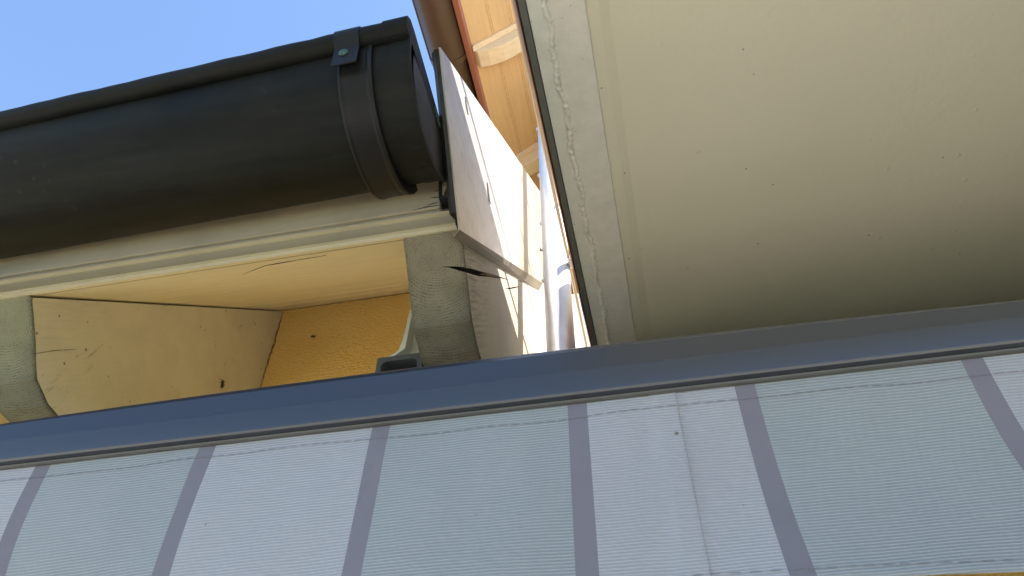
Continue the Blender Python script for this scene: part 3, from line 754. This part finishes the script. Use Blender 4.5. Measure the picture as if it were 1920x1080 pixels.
def vy(x, t):
    y = 0.5560 - 0.004 * math.sin(t * 2.6)
    y += (0.0085 * math.sin(x * 9.0 + 0.6) + 0.0040 * math.sin(x * 23.0 + 2.0) + 0.0010 * math.sin(x * 57.0 + 6 * t)) * t ** 1.2
    y += 0.0009 * math.sin(x * 61) * (1 - t) * math.sin(t * 9)
    y += (-0.063 * x - 0.018) * t * t + 0.012 * max(0.0, min(1.0, x * 8)) * math.sin(PI * t)
    if 0.0144 < x < 0.0376: y -= 0.0006
    return y
def zb(x): return (0.2258 - 0.036 * max(0.0, x - 0.04)) * vy(x, 1.0) / 0.556
bm = B(); grid = []
for x in colx:
    fan = x + 0.006 * 0
    grid.append([bm.verts.new((x + 0.0035 * math.sin(3.0 * x) * (r / NR), vy(x, r / NR), ZV0 + (zb(x) - ZV0) * r / NR + 0.0016 * math.sin(x * 11) * (r / NR))) for r in range(NR + 1)])
for i in range(len(colx) - 1):
    for r in range(NR):
        f = bm.faces.new((grid[i][r], grid[i + 1][r], grid[i + 1][r + 1], grid[i][r + 1])); f.material_index = cm[i]
val = obj('valance', bm, [M['rib_w'], M['rib_g'], M['twill']], awn, smooth=True)
sol = val.modifiers.new("solid", 'SOLIDIFY'); sol.thickness = 0.0007; sol.offset = 1
def stitch(z, L, gap, r, x0=-1.0, x1=0.55, wob=0.0022):
    bm = B(); x = x0; P = []; Rr = []
    while x < x1:
        for k, rr in ((0, 0.15), (0.12, 1.0), (0.5, 1.15), (0.88, 1.0), (1.0, 0.15)):
            xx = x + L * k; t = (ZV0 - z) / (ZV0 - ZV1)
            zz = ZV0 + (zb(xx) - ZV0) * t + wob * (math.sin(xx * 14) * 0.6 + math.sin(xx * 41 + 1) * 0.3) + 0.0016 * math.sin(xx * 11) * t
            P.append((xx, vy(xx, t) - 0.0010 + (0.0006 if rr < 0.5 else 0), zz)); Rr.append(r * rr)
        x += L + gap * random.uniform(0.5, 1.4)
    tube(bm, P, Rr, 5); obj('stitch_line', bm, M['thread'], val)
stitch(0.3868, 0.0095, 0.0014, 0.00026); stitch(0.2345, 0.0085, 0.0045, 0.00026, wob=0.0006)
for xs in (0.0368,):
    bm = B(); P = []; Rr = []
    for i in range(170):
        z = 0.400 - 0.001 * i; t = (ZV0 - z) / (ZV0 - ZV1)
        P.append((xs + 0.0035 * math.sin(3.0 * xs) * t, vy(xs, t) - 0.0010, ZV0 + (zb(xs) - ZV0) * t)); Rr.append(0.00018 if i % 4 < 3 else 0.00005)
    tube(bm, P, Rr, 5); obj('stitch_line', bm, M['thread'], val)
# unseen cloth added behind the bar to keep light off the slab underside
bm = B(); N_ = 24; g_ = []
for i in range(N_ + 1):
    t = i / N_; y = 0.590 + (1.425 - 0.590) * t; z = 0.454 + (1.142 - 0.454) * t - 0.004 * math.sin(PI * t)
    g_.append([bm.verts.new((x, y, z)) for x in (-0.100, 0.3, 0.6, AX1 + 0.40)])
g_.append([bm.verts.new((x, 1.795, 1.146)) for x in (-0.070, 0.3, 0.6, AX1 + 0.40)])
for a, b in zip(g_, g_[1:]):
    for k in range(3): bm.faces.new((a[k], a[k + 1], b[k + 1], b[k]))
cl = obj('light_blocking_cloth', bm, M['light_blocking_cloth'], awn, smooth=True); cl.modifiers.new("solid", 'SOLIDIFY').thickness = 0.0008
# wall bracket of the awning arm beside the split rafter
bm = B()
prism(bm, [(-0.4225, 0.8090), (-0.4020, 0.8120), (-0.3900, 0.8220), (-0.3830, 0.8500), (-0.3770, 0.9250), (-0.3440, 0.9250), (-0.3440, 0.8150)], 'y', 0.955, 1.10)
br = obj('arm_bracket', bm, M['bracket'], awn, bevel=0.0015)
bm = B(); prism(bm, [(-0.3790, 0.9200), (-0.3725, 0.9200), (-0.3780, 0.8300), (-0.3980, 0.8140), (-0.4120, 0.8120), (-0.3900, 0.8260), (-0.3850, 0.8500)], 'y', 0.930, 0.956)
obj('bracket_rib', bm, M['bracket'], br, bevel=0.001)
bm = B()
def rrect(x0, x1, z0, z1, r):
    P = []
    for cx, czz, a in ((x1 - r, z1 - r, 0), (x0 + r, z1 - r, 90), (x0 + r, z0 + r, 180), (x1 - r, z0 + r, 270)):
        P += [(cx + r * math.cos(R(a + d)), czz + r * math.sin(R(a + d))) for d in (0, 30, 60, 90)]
    return P
o_ = rrect(-0.4240, -0.3425, 0.745, 0.8105, 0.003); i_ = rrect(-0.4150, -0.3510, 0.752, 0.8005, 0.010)
va = [bm.verts.new((x, 0.925, z)) for x, z in o_]; vb = [bm.verts.new((x, 0.925, z)) for x, z in i_]
vc = [bm.verts.new((x, 0.965, z)) for x, z in i_]; vd = [bm.verts.new((x, 1.05, z)) for x, z in o_]
k = len(o_)
for i in range(k):
    j = (i + 1) % k
    bm.faces.new((va[i], va[j], vb[j], vb[i])); bm.faces.new((vb[i], vb[j], vc[j], vc[i])); bm.faces.new((va[j], va[i], vd[i], vd[j]))
bm.faces.new(vc); bm.faces.new(list(reversed(vd)))
eb = obj('end_profile', bm, M['anthracite'], br)
bm = B(); box(bm, (-0.412, 0.950, 0.754), (-0.354, 0.964, 0.798)); obj('cavity_plug', bm, M['black'], eb)

# ------------------------------------------------------------------ insects
def insect(c, L, dirv, nrm, label, legs=6):
    c = Vector(c); d = Vector(dirv).normalized(); n_ = Vector(nrm).normalized(); s = d.cross(n_)
    bm = B()
    tube(bm, [c - d * L * 0.5, c - d * L * 0.25, c, c + d * L * 0.28, c + d * L * 0.5], [L * 0.05, L * 0.20, L * 0.13, L * 0.16, L * 0.04], 8)
    for i in range(legs // 2):
        for sg in (-1, 1):
            b = c + d * L * (0.22 - 0.2 * i)
            tube(bm, [b, b + s * sg * L * 0.30 + n_ * L * 0.10 + d * L * 0.12 * (1 - i), b + s * sg * L * 0.62 - n_ * L * 0.10 + d * L * 0.3 * (1 - i)], [L * 0.035, L * 0.03, L * 0.015], 5)
    return tag(obj('insect', bm, M['insect'], None, c), label, 'insect')
insect((-0.909, 1.5115, 1.442), 0.016, (1, 0, -0.35), (0, -1, 0), 'small dark insect with spread legs on the ochre wall')
ci = Vector((-1.0205, 1.332, 1.147))
insect(ci, 0.023, (0.0, -0.35, 0.94), (1, 0, 0), 'long dark insect clinging low on the cream rafter side', 4)

# hairline cracks (worked out on the surfaces they run along)
crack_line([(-0.2881, 0.8282, 0.8480), (-0.2900, 0.842, 0.8335), (-0.2973, 0.8570, 0.8162)], 0.0008, raf, sub=4, name='drying_check')
crack_line([(-0.2535, 0.822, 0.8550), (-0.2500, 0.838, 0.8380), (-0.2460, 0.8618, 0.8130)], 0.0008, raf, sub=4, name='drying_check')
crack_line([(-0.6978, 0.8606, 1.0070), (-0.6158, 0.8116, 0.9648), (-0.5721, 0.8073, 0.9610), (-0.4968, 0.8024, 0.9568)], 0.0010, house, sub=4, jit=0.0006, name='board_crack')

crack_line([(-1.0368, 0.826, 0.8370), (-1.0368, 0.862, 0.8745), (-1.0368, 0.906, 0.9140)], 0.0006, house, sub=5, jit=0.0005, name='paint_crack')
crack_line([(-1.0360, 1.5150, 1.570), (-1.0345, 1.5150, 1.500), (-1.0330, 1.5150, 1.420), (-1.0350, 1.5150, 1.340), (-1.0340, 1.5150, 1.260)], 0.0030, house, M['edge'], 'ragged_paint_edge', 0.0022, 9)
crack_line([(-1.030, 1.5145, 1.5715), (-0.80, 1.5145, 1.5720), (-0.60, 1.5145, 1.5715), (-0.345, 1.5145, 1.5720)], 0.0022, house, M['edge'], 'ragged_paint_edge', 0.0016, 14)

# splits, rust and old nails at the weathered end of the fascia
for (xa, za, xb, zb) in ((-0.300, 0.984, -0.279, 0.987), (-0.296, 1.004, -0.279, 1.000), (-0.325, 0.9775, -0.279, 0.9795), (-0.291, 1.018, -0.279, 1.021)):
    crack_line([(xa, 0.7495, za), ((xa + xb) / 2, 0.7495, (za + zb) / 2 + 0.001), (xb, 0.7495, zb)], 0.0008, fas, sub=4, jit=0.0006, name='board_split')
for (xa, za, xb, zb) in ((-0.268, 0.966, -0.265, 0.951), (-0.259, 0.966, -0.257, 0.952), (-0.276, 0.962, -0.250, 0.956)):
    crack_line([(xa, 0.7452, za), (xb, 0.7438, zb)], 0.0008, fas, sub=4, jit=0.0007, name='board_split')
bm = B(); tube(bm, [(-0.2800, 0.7442, 0.9545), (-0.2700, 0.7438, 0.9555), (-0.2580, 0.7436, 0.9550), (-0.2490, 0.7440, 0.9545)], [0.0006, 0.0022, 0.0026, 0.0012], 8)
obj('rust_patch', bm, M['rust'], fas)
